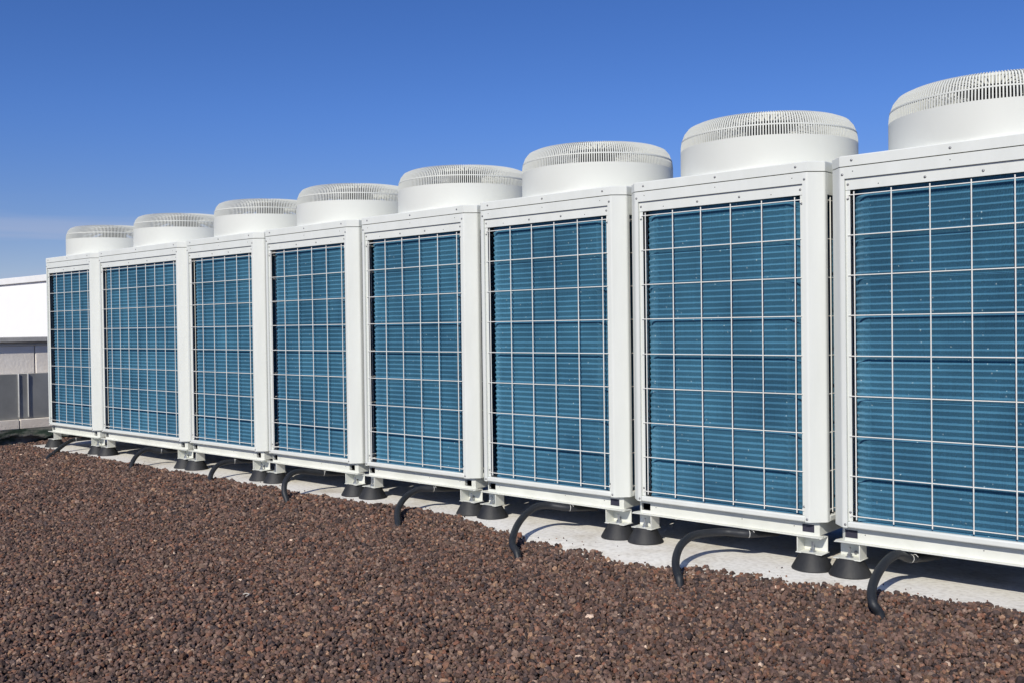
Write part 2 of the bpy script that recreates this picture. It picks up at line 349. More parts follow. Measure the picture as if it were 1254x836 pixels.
cp = np.array(CAM)
def in_view(x, y, margin):
    d = np.stack([x - cp[0], y - cp[1], np.full_like(x, -0.2 - cp[2])], -1)
    w = d @ np.array(f2); u = (d @ np.array(r3)) / w * 1222.27; v = -(d @ np.array(u3)) / w * 1222.27
    return (w > 0.3) & (np.abs(u) < 627 + margin) & (v < 418 + margin), w

PAL = np.array([(0.135, 0.098, 0.086), (0.105, 0.080, 0.074), (0.075, 0.063, 0.063), (0.050, 0.045, 0.050), (0.175, 0.112, 0.086), (0.155, 0.125, 0.108), (0.235, 0.172, 0.125), (0.19, 0.155, 0.135), (0.46, 0.41, 0.35), (0.14, 0.078, 0.058)])
PW = np.array([.22, .19, .16, .10, .08, .11, .05, .07, .004, .05]); PW /= PW.sum()

def stones(x, y, z, rad, sub, nvar, seed):
    """vertices, faces, colours of one batch of angular stones"""
    r = np.random.default_rng(seed); v0, f0 = ico(sub); n = len(x)
    var = []
    for k in range(nvar):
        dirs = r.normal(size=(9, 3)); dirs /= np.linalg.norm(dirs, axis=1)[:, None]; lim = r.uniform(0.52, 0.95, 9)
        p = v0 * r.uniform(0.90, 1.12, (len(v0), 1))
        for d_, l_ in zip(dirs, lim):                         # broken faces
            q = p @ d_; p = p - np.outer(np.clip(q - l_, 0, None), d_)
        p *= np.array([1, r.uniform(0.7, 1.0), r.uniform(0.55, 0.9)])
        var.append(p)
    var = np.array(var)[r.integers(0, nvar, n)]
    q = r.normal(size=(n, 4)); q /= np.linalg.norm(q, axis=1)[:, None]
    a, b_, c, d = q.T
    R = np.stack([np.stack([1 - 2 * (c * c + d * d), 2 * (b_ * c - a * d), 2 * (b_ * d + a * c)], -1),
                  np.stack([2 * (b_ * c + a * d), 1 - 2 * (b_ * b_ + d * d), 2 * (c * d - a * b_)], -1),
                  np.stack([2 * (b_ * d - a * c), 2 * (c * d + a * b_), 1 - 2 * (b_ * b_ + c * c)], -1)], -2)
    V = np.einsum('nij,nkj->nki', R, var) * rad[:, None, None] + np.stack([x, y, z], -1)[:, None, :]
    F = (f0[None] + (np.arange(n) * len(v0))[:, None, None]).reshape(-1, 3)
    col = PAL[r.choice(len(PAL), n, p=PW)] * r.uniform(0.58, 1.5, (n, 1)) * np.array([1.30, 1.11, 1.00])
    return V.reshape(-1, 3), F, np.repeat(col, len(v0), 0)

def build_stuff(name, parts, mat):
    V = []; F = []; K = []; off = 0
    for v, f, k in parts:
        V.append(v); F.append(f + off); K.append(k); off += len(v)
    V = np.concatenate(V).astype(np.float32); F = np.concatenate(F).astype(np.int32); K = np.concatenate(K)
    me = bpy.data.meshes.new(name); me.vertices.add(len(V)); me.vertices.foreach_set('co', V.ravel())
    me.loops.add(F.size); me.loops.foreach_set('vertex_index', F.ravel())
    me.polygons.add(len(F)); me.polygons.foreach_set('loop_start', np.arange(0, F.size, 3, dtype=np.int32))
    me.polygons.foreach_set('use_smooth', np.zeros(len(F), bool))
    me.update(calc_edges=True)
    ca = me.color_attributes.new('stone_colour', 'FLOAT_COLOR', 'POINT')
    ca.data.foreach_set('color', np.concatenate([K, np.ones((len(K), 1))], 1).astype(np.float32).ravel())
    me.materials.append(mat)
    return obj(name, me)

def scatter(s, x0, x1, y0, y1, seed):
    r = np.random.default_rng(seed)
    gx, gy = np.meshgrid(np.arange(x0, x1, s), np.arange(y0, y1, s), indexing='ij')
    x = gx.ravel() + r.uniform(-0.5, 0.5, gx.size) * s; y = gy.ravel() + r.uniform(-0.5, 0.5, gx.size) * s
    return x, y, r

batches = []
EDGE_N = lambda x: np.interp(x, EDGE[:, 0], EDGE[:, 1]) + 0.020 * np.sin(x * 9.3 + 2) * np.sin(x * 2.1) + 0.014 * np.sin(x * 23) + 0.012 * np.sin(x * 51 + 1)
for (s, wmin, wmax, rad0, sub, sd_) in ((0.0119, 0.0, 2.9, 0.0090, 2, 21), (0.0126, 2.9, 5.6, 0.0097, 1, 22), (0.0165, 5.6, 40, 0.0120, 1, 23)):
    x, y, r = scatter(s, -8.42, 2.2, -5.2, 3.0, sd_)
    iv, w = in_view(x, y, 170 if sub == 2 else 330)
    onpad = (x > PAD_X0 - 0.01)
    lim = EDGE_N(x)
    ok = iv & (w >= wmin) & (w < wmax) & ((~onpad) | (y < lim + r.uniform(-0.015, 0.012, len(x))))
    x, y = x[ok], y[ok]
    rad = rad0 * np.exp(r.normal(0, 0.25, len(x)))
    z = gravel_h(x, y) + r.uniform(-0.005, 0.0062, len(x))
    z = np.where((x > PAD_X0) & (y > PAD_Y), np.maximum(z, padtop(y) + rad * 0.40), z)
    batches.append(stones(x, y, z, rad, sub, 28, sd_ + 50))
# stray stones thrown onto the slab
r = np.random.default_rng(5); n = 130
x = r.uniform(-7.4, 1.6, n); y = EDGE_N(x) + np.abs(r.normal(0, 0.07, n)) + 0.01; y = np.maximum(y, PAD_Y + 0.03)
rad = r.uniform(0.002, 0.006, n); batches.append(stones(x, y, padtop(y) + rad * 0.6, rad, 1, 12, 77))
tag(build_stuff('gravel', batches, M['gravel']), 'loose brown and purple lava gravel spread in front of the units', 'gravel', kind='stuff')

# ------------------------------------------------------------------ parapet, duct and white building beyond the row's end
PX = -8.45
par = tag(empty('parapet_wall', (PX, 2.0, -0.4)), 'low beige stucco parapet with grey ledge and mossy plinth past the end unit', 'wall')
def ppart(name, mat, x0, x1, y0, y1, z0, z1, bevel=0.006):
    me = MB().box(x0 - PX, x1 - PX, y0 - 2.0, y1 - 2.0, z0 + 0.4, z1 + 0.4).mesh(name, mat, bevel=bevel)
    return obj(name, me, par)
# mossy plinth with a broken, lumpy face
vs = []; fs = []; ys = np.linspace(-3, 7, 260); zs = np.concatenate([np.linspace(-0.42, -0.25, 3), np.linspace(-0.235, -0.112, 9)])
for yy in ys:
    for k, zz in enumerate(zs):
        bulge = 0.03 * math.sin(yy * 2.3) + 0.018 * math.sin(yy * 7.1 + zz * 11) + 0.02 * random.uniform(-1, 1)
        und = -0.222 + 0.022 * math.sin(yy * 3.7 + 1) + 0.012 * math.sin(yy * 11.3) + 0.006 * math.sin(yy * 29)
        vs.append((0.07 + bulge * (1 - k / 11) * 1.1 - (0.16 if zz < und else 0.0), yy - 2.0, zz + 0.4))
fs = [(i * 12 + j, (i + 1) * 12 + j, (i + 1) * 12 + j + 1, i * 12 + j + 1) for i in range(259) for j in range(11)]
pl = MB().add(vs, fs, True).box(-0.3, 0.03, -5, 5, -0.02, 0.287)
obj('plinth', pl.mesh('plinth', M['moss']), par)
y = -3.0; kl = [1.55, 1.6, 1.5]
i = 0
while y < 6.9:                                                   # kerb stones laid end to end
    L = min(kl[i % 3], 7 - y); ppart('kerb_stone', M['kerbm'], PX - 0.28, PX + 0.06 + 0.003 * (i % 2), y + 0.004, y + L - 0.004, -0.112, -0.018); y += L; i += 1
y = -3.0 - 0.62; i = 0
while y < 7:                                                     # stucco bays with open joints
    y0, y1 = max(y, -3), min(y + 1.99, 7)
    ppart('stucco_panel', M['stucco'], PX - 0.25, PX - 0.10, y0, y1, -0.018, 0.702, bevel=0.008); y += 2.0; i += 1
y = -3.0; i = 0
while y < 6.9:
    ppart('ledge_slab', M['ledge'], PX - 0.34, PX - 0.045, y + 0.003, min(y + 0.98, 7) - 0.003, 0.738, 0.786); y += 0.98
ppart('ledge_shadow_strip', M['ledge'], PX - 0.27, PX - 0.09, -3, 7, 0.702, 0.738)  # grey strip stands in for the shadow under the ledge

dct = tag(empty('ventilation_duct', (PX + 0.03, 0.2, -0.018)), 'grey galvanised sheet metal duct lying along the stucco parapet', 'duct')
for nm, y0, y1 in (('duct_section', -3.0, 0.155), ('duct_section', 0.245, 6.0)):
    vs = []; fs = []; n = 30
    for i in range(n + 1):
        yy = y0 + (y1 - y0) * i / n - 0.2
        bow = 0.012 * math.sin(math.pi * i / n) ** 0.5 + 0.003 * math.sin(i * 1.3)
        for k, (px_, pz) in enumerate(((-0.125, 0.004), (0.0, 0.004), (0.0, 0.012), (0.0, 0.15), (0.0, 0.30), (0.0, 0.438), (0.0, 0.446), (-0.125, 0.446))):
            w_ = bow * (1 if 3 <= k <= 4 else 0.0)
            vs.append((px_ + w_, yy, pz))
    fs = [(i * 8 + j, (i + 1) * 8 + j, (i + 1) * 8 + (j + 1) % 8, i * 8 + (j + 1) % 8) for i in range(n) for j in range(8)]
    fs += [tuple(range(8)), tuple(range(n * 8, n * 8 + 8))[::-1]]
    obj(nm, MB().add(vs, fs, True).mesh(nm, M['duct'], sharp=35), dct)
obj('joint_band', MB().box(-0.125, 0.004, -0.045, 0.045, 0.003, 0.447).mesh('joint_band', M['duct'], bevel=0.003), dct)
for yy in (-0.045, 0.045):
    obj('joint_flange', MB().box(-0.127, 0.018, yy - 0.0035, yy + 0.0035, 0.02, 0.45).mesh('joint_flange', M['seam'], bevel=0.003), dct)

bld = tag(empty('white_building', (-26, 6.4, -0.42)), 'plain white rendered building with white coping beyond the parapet', 'building')
bv = []
obj('wall', MB().box(-24, 12, -0.4, 7.6, 0.0, 2.42).mesh('wall', M['whitewall'], bevel=0.02), bld)
xx = -24.0
while xx < 12:
    obj('coping_slab', MB().box(xx + 0.004, xx + 2.996, -0.46, 7.66, 2.42, 2.57).mesh('coping_slab', M['coping'], bevel=0.01), bld); xx += 3.0

# ------------------------------------------------------------------ the condensing units
W1, W2, DEP, CH, GAP = 0.9712, 1.3659, 0.830, 0.0548, 0.0332
FAN_DX = 0.040
FX = 0.075
Z_SEAM, Z_CAP = 1.45, 1.495

def octagon(w, d, inset, ch):
    a = inset
    return [(a + ch, a), (w - a - ch, a), (w - a, a + ch), (w - a, d - a - ch), (w - a - ch, d - a), (a + ch, d - a), (a, d - a - ch), (a, a + ch)]

def ray_to_poly(poly, cx, cy, ang):
    dx, dy = math.cos(ang), math.sin(ang); best = None
    for i in range(len(poly)):
        (x1, y1), (x2, y2) = poly[i], poly[(i + 1) % len(poly)]
        ex, ey = x2 - x1, y2 - y1; den = dx * ey - dy * ex
        if abs(den) < 1e-9: continue
        t = ((x1 - cx) * ey - (y1 - cy) * ex) / den; s = ((x1 - cx) * dy - (y1 - cy) * dx) / den
        if t > 0 and -1e-6 <= s <= 1 + 1e-6 and (best is None or t < best): best = t
    return (cx + dx * best, cy + dy * best)

screw_me = MB().lathe([(0.0001, -0.0034), (0.0030, -0.0034), (0.0046, -0.0018), (0.0056, 0.0)], seg=10, cap0=False).mesh('screw', M['screw'])
rivet_me = MB().lathe([(0.0001, -0.0012), (0.0018, -0.0012), (0.0022, 0.0)], seg=8).mesh('rivet_hole', M['black'])
ROTF = (-math.pi / 2, 0, 0)            # turns the lathe's -Z outwards to -Y (front)

def wire_mesh(L, axis):
    a = {'x': (1, 0, 0), 'y': (0, 1, 0), 'z': (0, 0, 1)}[axis]
    r = 0.0027 if axis == 'z' else 0.0023
    pts = [tuple(c * L * t for c in a) for t in (0, 0.25, 0.5, 0.75, 1.0)]
    return MB().tube(pts, r, seg=6).mesh('grille_wire', M['wire'])

ZW0, ZW1 = 0.048, 1.337
vert_me = wire_mesh(ZW1 - ZW0 + 0.026, 'z')

def fan_guard_mesh():
    mb = MB()
    prof = [(0.4030, 1.644), (0.4025, 1.660), (0.4005, 1.682), (0.3955, 1.703), (0.386, 1.728), (0.368, 1.750), (0.342, 1.761), (0.30, 1.7645), (0.22, 1.766), (0.135, 1.766)]
    nr = 216; hw = 0.0025; th = 0.0060
    # normals of the profile
    nn = []
    for i in range(len(prof)):
        a = prof[max(i - 1, 0)]; b_ = prof[min(i + 1, len(prof) - 1)]
        tr, tz = b_[0] - a[0], b_[1] - a[1]; l = math.hypot(tr, tz); nn.append((tz / l, -tr / l))
    for k in range(nr):
        a = 2 * math.pi * k / nr; ca, sa = math.cos(a), math.sin(a); vs = []
        pr = prof if k % 4 == 0 else prof[:8]
        for (r, z), (nr_, nz_) in zip(pr, nn):
            h = hw * min(1.0, 0.45 + 0.55 * (r - 0.25) / 0.13) if k % 4 else hw
            for (dn, dt) in ((0, -h), (0, h), (-th, h), (-th, -h)):
                rr = r + nr_ * dn; zz = z + nz_ * dn
                vs.append((rr * ca - dt * sa, rr * sa + dt * ca, zz))
        m_ = len(pr)
        mb.add(vs, [(i * 4 + j, i * 4 + (j + 1) % 4, (i + 1) * 4 + (j + 1) % 4, (i + 1) * 4 + j) for i in range(m_ - 1) for j in range(4)])
    return mb.mesh('fan_guard', M['drum'])
guard_me = fan_guard_mesh()
def ring_mesh(r, z, hr, hz):
    return MB().lathe([(r - hr, z - hz), (r + hr, z - hz), (r + hr, z + hz), (r - hr, z + hz), (r - hr, z - hz)], seg=120).mesh('guard_ring', M['drum'], sharp=40)
ring_mes = [ring_mesh(0.3960, 1.6940, 0.0030, 0.0030), *[ring_mesh(rr_, float(np.interp(rr_, [0.135, 0.22, 0.30, 0.334, 0.364], [1.760, 1.760, 1.7575, 1.754, 1.744])), 0.0017, 0.0045) for rr_ in np.linspace(0.155, 0.355, 12).tolist()]]
disc_me = MB().lathe([(0.0001, 1.757), (0.14, 1.757), (0.146, 1.762), (0.14, 1.769), (0.06, 1.773), (0.0001, 1.774)], seg=48).mesh('guard_centre_disc', M['drum'], sharp=40)
motor_me = MB().lathe([(0.0001, 1.740), (0.09, 1.740), (0.10, 1.732), (0.10, 1.60), (0.0001, 1.60)], seg=32).mesh('fan_motor', M['fan'], sharp=40)
shroud_me = MB().lathe([(0.411, 1.4952), (0.4065, 1.499), (0.4040, 1.506), (0.4032, 1.52), (0.4030, 1.6480), (0.3985, 1.6480), (0.3905, 1.640), (0.3885, 1.4952)], seg=120).mesh('fan_shroud', M['drum'], sharp=55)
def blade_mesh():
    vs = []; n = 8
    for i in range(n + 1):
        t = i / n; r = 0.09 + 0.29 * t
        for s in (-1, 1):
            a = s * (0.42 - 0.10 * t) + 0.25 * t
            z = 1.615 + s * (0.05 - 0.015 * t)
            vs.append((r * math.cos(a), r * math.sin(a), z)); vs.append((r * math.cos(a), r * math.sin(a), z - 0.004))
    fs = []
    for i in range(n):
        a = i * 4
        fs += [(a, a + 4, a + 6, a + 2), (a + 1, a + 3, a + 7, a + 5), (a, a + 1, a + 5, a + 4), (a + 2, a + 6, a + 7, a + 3)]
    fs += [(0, 2, 3, 1), (n * 4, n * 4 + 1, n * 4 + 3, n * 4 + 2)]
    return MB().add(vs, fs, True).mesh('fan_blade', M['fan'], sharp=40)
blade_me = blade_mesh()

foot_me = MB().lathe([(0.0845, 0.0), (0.0855, 0.004), (0.083, 0.009), (0.052, 0.064), (0.047, 0.0695), (0.0001, 0.0695)], seg=40).mesh('rubber_foot', M['rubber'], sharp=40)
bolt_mb = MB().tube([(0, 0, 0), (0, 0, 0.042)], 0.0058, seg=10)
bolt_mb.lathe([(0.0001, 0.0), (0.0155, 0.0), (0.0155, 0.003), (0.0001, 0.003)], seg=16)
bolt_mb.lathe([(0.0001, 0.0031), (0.0112, 0.0031), (0.0112, 0.0135), (0.0001, 0.0135)], seg=6, smooth=False)
bolt_me = bolt_mb.mesh('foot_bolt', M['steel'], sharp=30)
nut_me = MB().lathe([(0.0001, -0.006), (0.006, -0.006), (0.008, 0.0)], seg=8, smooth=False).mesh('bracket_bolt', M['screw'])

def bracket_mesh(sx):
    """sx=+1: end plate on the +x side (left foot of a unit); origin at the unit's corner line"""
    mb = MB(); t = 0.004
    def bx(x0, x1, *a):
        if sx > 0: mb.box(x0, x1, *a)
        else: mb.box(-x1, -x0, *a)
    bx(0.008, 0.124, 0.010, 0.088, -0.1335, -0.1295)               # foot plate
    bx(0.012, 0.116, 0.078, 0.078 + t, -0.1295, -0.067)            # back plate
    bx(0.116, 0.116 + t, 0.014, 0.084, -0.1295, -0.067)            # end plate
    bx(0.012, 0.122, 0.012, 0.084, -0.067, -0.0635)                # top flange
    return mb.mesh('foot_bracket', M['rail'], bevel=0.0012, seg=1)
br_me = {1: bracket_mesh(1), -1: bracket_mesh(-1)}
def flip_y(me, d):
    m2 = me.copy(); m2.transform(Matrix.Scale(-1, 4, (0, 1, 0))); m2.flip_normals(); return m2
br_back = {k: flip_y(v, 0) for k, v in br_me.items()}

def rail_mesh(w):
    """base rail ring with fork slots cut in its front face and a lip along the bottom"""
    mb = MB(); d = DEP; z0, z1 = -0.060, -0.0005; ins = 0.034; ch = 0.016
    P = octagon(w, d, ins, ch); t = 0.004
    xs = [P[0][0], 0.050, 0.104, w - 0.104, w - 0.050, P[1][0]]; zs = [z0, -0.047, -0.014, z1]
    for i in range(5):
        for j in range(3):
            if i in (1, 3) and j == 1: continue
            mb.box(xs[i], xs[i + 1], ins, ins + t, zs[j], zs[j + 1])
    for i in (1, 3):                                               # rolled rim of each slot
        x0, x1 = xs[i], xs[i + 1]
        for a in ((x0 - 0.001, x0 + 0.001), (x1 - 0.001, x1 + 0.001)):
            mb.box(a[0], a[1], ins + 0.001, ins + 0.02, -0.047, -0.014)
    for i in range(1, 8):
        a, b_ = P[i], P[(i + 1) % 8]
        ex, ey = b_[0] - a[0], b_[1] - a[1]; l = math.hypot(ex, ey); nx, ny = -ey / l * t, ex / l * t
        mb.prism([a, b_, (b_[0] + nx, b_[1] + ny), (a[0] + nx, a[1] + ny)], z0, z1)
    # lip: front and back
    L = [(0.012, 0.030), (0.020, 0.006), (w - 0.020, 0.006), (w - 0.012, 0.030), (w - 0.02, 0.06), (0.02, 0.06)]
    mb.prism(L, z0 - 0.0035, z0)
    mb.prism([(x, d - y) for x, y in L][::-1], z0 - 0.0035, z0)
    return mb

def coil_mesh(w):
    """finned block wrapped round the left, front and right sides; each tube row is a ledge"""
    x0, y0, r = 0.074, 0.020, 0.095; x1 = w - 0.074; yb = DEP - 0.06
    pitch = 0.0052; dep = 0.0032                                    # vertical folds: the fins themselves
    path = [(x0, yb), (x0, y0 + r + 0.2), (x0, y0 + r)]; nrm = [(-1, 0)] * 3
    def arc(cx, a0):
        n = 2 * int(r * math.pi / 2 / pitch)
        for i in range(1, n):
            a = a0 + (math.pi / 2) * i / n; o = dep if i % 2 else 0.0
            path.append((cx + (r - o) * math.cos(a), y0 + r + (r - o) * math.sin(a))); nrm.append((math.cos(a), math.sin(a)))
    arc(x0 + r, math.pi)
    n = 2 * int((x1 - x0 - 2 * r) / pitch)
    for i in range(n + 1):
        path.append((x0 + r + (x1 - x0 - 2 * r) * i / n, y0 + (dep if i % 2 else 0.0))); nrm.append((0, -1))
    arc(x1 - r, 1.5 * math.pi)
    path += [(x1, y0 + r), (x1, y0 + r + 0.2), (x1, yb)]; nrm += [(1, 0)] * 3
    prof = []; z = 0.006; per = 0.0256
    while z < 1.395:
        prof += [(-0.0125, z), (-0.0062, z + 0.0090), (-0.0012, z + 0.0165), (0.0, z + 0.0182), (-0.0012, z + 0.0197), (-0.0112, z + 0.0248)]; z += per
    prof.append((-0.0125, z))
    # profile runs upwards: inner notch, long face leaning out over it, rounded nose, short ledge back in
    k = len(prof); vs = []
    for (px_, py_), (nx, ny) in zip(path, nrm):
        gk = 1.0 if abs(ny) > 0.999 else 0.22 + 0.5 * abs(ny)          # the fins close up round the bends
        vs += [(px_ + nx * o * gk, py_ + ny * o * gk, zz) for o, zz in prof]
    fs = [(i * k + j, (i + 1) * k + j, (i + 1) * k + j + 1, i * k + j + 1) for i in range(len(path) - 1) for j in range(k - 1)]
    return MB().add(vs, fs, True).mesh('heat_exchanger_coil', M['fin'], sharp=50)

def cap_mesh(w):
    mb = MB(); o = octagon(w, DEP, 0.0, CH); cx, cy = w / 2 + FAN_DX, DEP / 2
    angs = sorted(set([round(2 * math.pi * i / 64, 6) for i in range(64)] + [round(math.atan2(y - cy, x - cx) % (2 * math.pi), 6) for x, y in o])); n = len(angs)
    z0 = Z_SEAM + 0.003; e = 0.004
    oi = octagon(w, DEP, e, CH - 0.002)
    A = [ray_to_poly(o, cx, cy, a) for a in angs]; B = [ray_to_poly(oi, cx, cy, a) for a in angs]
    R = [(cx + 0.386 * math.cos(a), cy + 0.386 * math.sin(a)) for a in angs]
    vs = [(x, y, z0) for x, y in A] + [(x, y, Z_CAP - e) for x, y in A] + [(x, y, Z_CAP) for x, y in B] + [(x, y, Z_CAP) for x, y in R] + [(x, y, z0) for x, y in R]
    fs = []
    for q in range(4):
        fs += [(q * n + i, q * n + (i + 1) % n, (q + 1) * n + (i + 1) % n, (q + 1) * n + i) for i in range(n)]
    fs += [(4 * n + i, 4 * n + (i + 1) % n, (i + 1) % n, i) for i in range(n)]
    mb.add(vs, fs, True)
    return mb.mesh('top_cover', M['paint'], sharp=25)

def make_unit(wide=False):
    w = W2 if wide else W1; d = DEP
    root = empty('condenser_unit')
    # corner posts
    t = 0.014
    def bez(p0, c, p2): return [tuple((1 - q) ** 2 * p0[i] + 2 * q * (1 - q) * c[i] + q * q * p2[i] for i in (0, 1)) for q in (0, 0.25, 0.5, 0.75, 1.0)]
    base_poly = [(0, FX)] + bez((0, CH + 0.007), (0, CH), (0.005, CH - 0.005)) + bez((CH - 0.005, 0.005), (CH, 0), (CH + 0.007, 0)) + [(FX, 0), (FX, t), (CH + 0.006, t), (t, CH + 0.006), (t, FX)]
    for sx, sy in ((0, 0), (1, 0), (1, 1), (0, 1)):
        poly = [((w - x) if sx else x, (d - y) if sy else y) for x, y in base_poly]
        obj('corner_post', MB().prism(poly, 0.0, Z_SEAM - 0.001).mesh('corner_post', M['paint']), root)
    obj('top_cover', cap_mesh(w), root)
    obj('front_header', MB().box(FX, w - FX, 0.0, 0.006, 1.403, Z_SEAM - 0.001).mesh('front_header', M['paint']), root)
    obj('header_strip', MB().box(FX + 0.0006, w - FX - 0.0006, 0.0085, 0.013, 1.357, 1.415).mesh('header_strip', M['paint'], bevel=0.0012), root)
    obj('front_sill', MB().box(FX + 0.0006, w - FX - 0.0006, -0.002, 0.022, 0.0005, 0.0255).mesh('front_sill', M['paint'], bevel=0.006, seg=3), root)
    for x0, x1 in ((FX + 0.0006, 0.094), (w - 0.090, w - FX - 0.0006)):
        obj('grille_flange', MB().box(x0, x1, 0.0105, 0.0135, 0.026, 1.3565).mesh('grille_flange', M['paint'], bevel=0.001), root)
    # sides: header and sill (the coil shows between them), and the plain service panel at the back
    for s in (0, 1):
        xa, xb = (0.0, 0.006) if s == 0 else (w - 0.006, w)
        obj('side_header', MB().box(xa, xb, FX + 0.0006, d - FX - 0.0006, 1.357, Z_SEAM - 0.001).mesh('side_header', M['paint'], bevel=0.0012), root)
        xa, xb = (-0.001, 0.02) if s == 0 else (w - 0.02, w + 0.001)
        obj('side_sill', MB().box(xa, xb, FX + 0.0006, d - FX - 0.0006, 0.0005, 0.0255).mesh('side_sill', M['paint'], bevel=0.004), root)
    obj('service_panel', MB().box(FX + 0.0006, w - FX - 0.0006, d - 0.008, d, 0.0005, Z_SEAM - 0.001).mesh('service_panel', M['paint'], bevel=0.002), root)
    obj('base_pan', MB().prism(octagon(w, d, 0.03, CH - 0.01), -0.0003, 0.005).mesh('base_pan', M['underside']), root)
    obj('heat_exchanger_coil', coil_mesh(w), root)
    obj('base_rail', rail_mesh(w).mesh('base_rail', M['rail']), root)
    for x0, x1 in ((0.048, 0.106), (w - 0.106, w - 0.048)):
        pk = MB().box(x0, x0 + 0.002, 0.039, 0.3, -0.049, -0.012).box(x1 - 0.002, x1, 0.039, 0.3, -0.049, -0.012).box(x0, x1, 0.3, 0.302, -0.049, -0.012).box(x0, x1, 0.039, 0.3, -0.051, -0.0492).box(x0, x1, 0.039, 0.3, -0.0118, -0.010)
        obj('slot_shade_box', pk.mesh('slot_shade_box', M['black']), root)  # black box added so the fork slots look dark inside
    # wire grilles
    nv = 9 if wide else 6
    xs = [0.112 + (w - 0.224) * i / (nv - 1) for i in range(nv)]
    hl = w - 0.170; hx_me = wire_mesh(hl, 'x')
    gf = empty('front_grille'); gf.parent = root
    for xa, xb in ((0.083, 0.090), (w - 0.089, w - 0.083)):
        for za in (0.044, 1.325): obj('grille_clip', MB().box(xa, xb, 0.0065, 0.0100, za, za + 0.012).mesh('grille_clip', M['wire']), gf)
    for x in xs:
        o = obj('grille_wire', vert_me, gf, (x + random.uniform(-.001, .001), 0.0038, ZW0 - 0.013)); o.rotation_euler = (random.uniform(-.0008, .0008), random.uniform(-.0018, .0018), 0)
    for i in range(9):
        o = obj('grille_wire', hx_me, gf, (0.085, 0.0082, ZW0 + (ZW1 - ZW0) * i / 8)); o.rotation_euler = (0, random.uniform(-.0009, .0009), 0)
    hy_me = wire_mesh(d - 0.17, 'y')
    for s in (0, 1):
        xo = 0.0045 if s == 0 else w - 0.0045; xi = 0.009 if s == 0 else w - 0.009
        gs = empty('side_grille'); gs.parent = root
        for za in (0.044, 1.325): obj('grille_clip', MB().box(xo - 0.002, xo + 0.002, 0.0765, 0.085, za, za + 0.012).mesh('grille_clip', M['wire']), gs)
        for i in range(6):
            obj('grille_wire', vert_me, gs, (xo, 0.112 + (d - 0.224) * i / 5, ZW0 - 0.013))
        for i in range(9):
            obj('grille_wire', hy_me, gs, (xi, 0.085, ZW0 + (ZW1 - ZW0) * i / 8))
    # fan drum
    cx, cy = w / 2 + FAN_DX, d / 2
    obj('fan_shroud', shroud_me, root, (cx, cy, -0.009))
    gd = obj('fan_guard', guard_me, root, (cx, cy, -0.009))
    for rm in ring_mes: obj('guard_ring', rm, gd)
    obj('guard_centre_disc', disc_me, gd)
    mo = obj('fan_motor', motor_me, root, (cx, cy, -0.009))
    for k in range(4): obj('fan_blade', blade_me, mo, None, (0, 0, k * math.pi / 2 + 0.4))
    # feet
    for sx in (1, -1):
        X0 = 0.0 if sx > 0 else w
        for back in (0, 1):
            me = br_back[sx] if back else br_me[sx]
            bk = obj('foot_bracket', me, root, (X0, d if back else 0.0, 0))
            s = -1 if back else 1
            obj('foot_bolt', bolt_me, bk, (sx * 0.064, s * 0.046, -0.1294))
            if not back:
                obj('bracket_bolt', nut_me, bk, (sx * 0.078, 0.077, -0.113), ROTF)
            obj('rubber_foot', foot_me, root, (X0 + sx * 0.066, (d - 0.046) if back else 0.046, -0.2 + 0.0))
    # screws on the front
    def scr(x, y, z, me=None): obj('screw' if me is None else 'rivet_hole', me or screw_me, root, (x, y, z), ROTF)
    for fx in (0.105, w / 2, w - 0.105): scr(fx, 0.0, 1.4745)
    for fx in (0.0665, w - 0.066): scr(fx, 0.0, 1.420); scr(fx, 0.0, 0.012)
    for fx in (0.086, 0.39 * w / W1, 0.60 * w / W1, w - 0.088): scr(fx, 0.0085, 1.377 if 0.1 < fx < w - 0.1 else 1.380)
    for fx in (0.0845, w - 0.083): scr(fx, 0.0105, 1.322); scr(fx, 0.0105, 0.062)
    for fx in (0.11, w / 2, w - 0.12): scr(fx, 0.0, 1.43, rivet_me)
    for fx in (0.21, w - 0.22): scr(fx, 0.0085, 1.372, rivet_me)
    for fx in (0.135, w / 2 + 0.1, w - 0.14): scr(fx, 0.034, -0.028, rivet_me)
    return root

std = make_unit(False); wide = make_unit(True)
ordn = ['', 'end white condenser unit right beside the grey sheet metal duct', 'extra wide white condenser unit, second in the row from the grey duct',
        'white condenser unit with blue coil, third in the row from the grey duct', 'white condenser unit with blue coil, fourth in the row from the grey duct',
        'white condenser unit with blue coil, fifth in the row from the grey duct', 'white condenser unit with blue coil, sixth in the row from the grey duct',
        'white condenser unit with blue coil, seventh in the row from the grey duct', 'white condenser unit with blue coil, eighth in the row from the grey duct']
offs = {1: -0.008, 2: 0.003, 3: -0.004, 4: 0.007, 5: 0.008, 6: 0.002, 7: -0.004, 8: -0.005}
plug_me = MB().box(-0.0262, 0.0262, 0.001, 0.004, -0.0162, 0.0162).mesh('slot_plug', M['plug'], bevel=0.001)
units = {}
x = 0.0; xl = {8: 0.0}
for k in range(7, 0, -1):
    x -= GAP + (W2 if k == 2 else W1); xl[k] = x
order = [8, 7, 6, 5, 4, 3, 1]
for i, k in enumerate(order):
    units[k] = std if i == 0 else copy_tree(std)
units[2] = wide
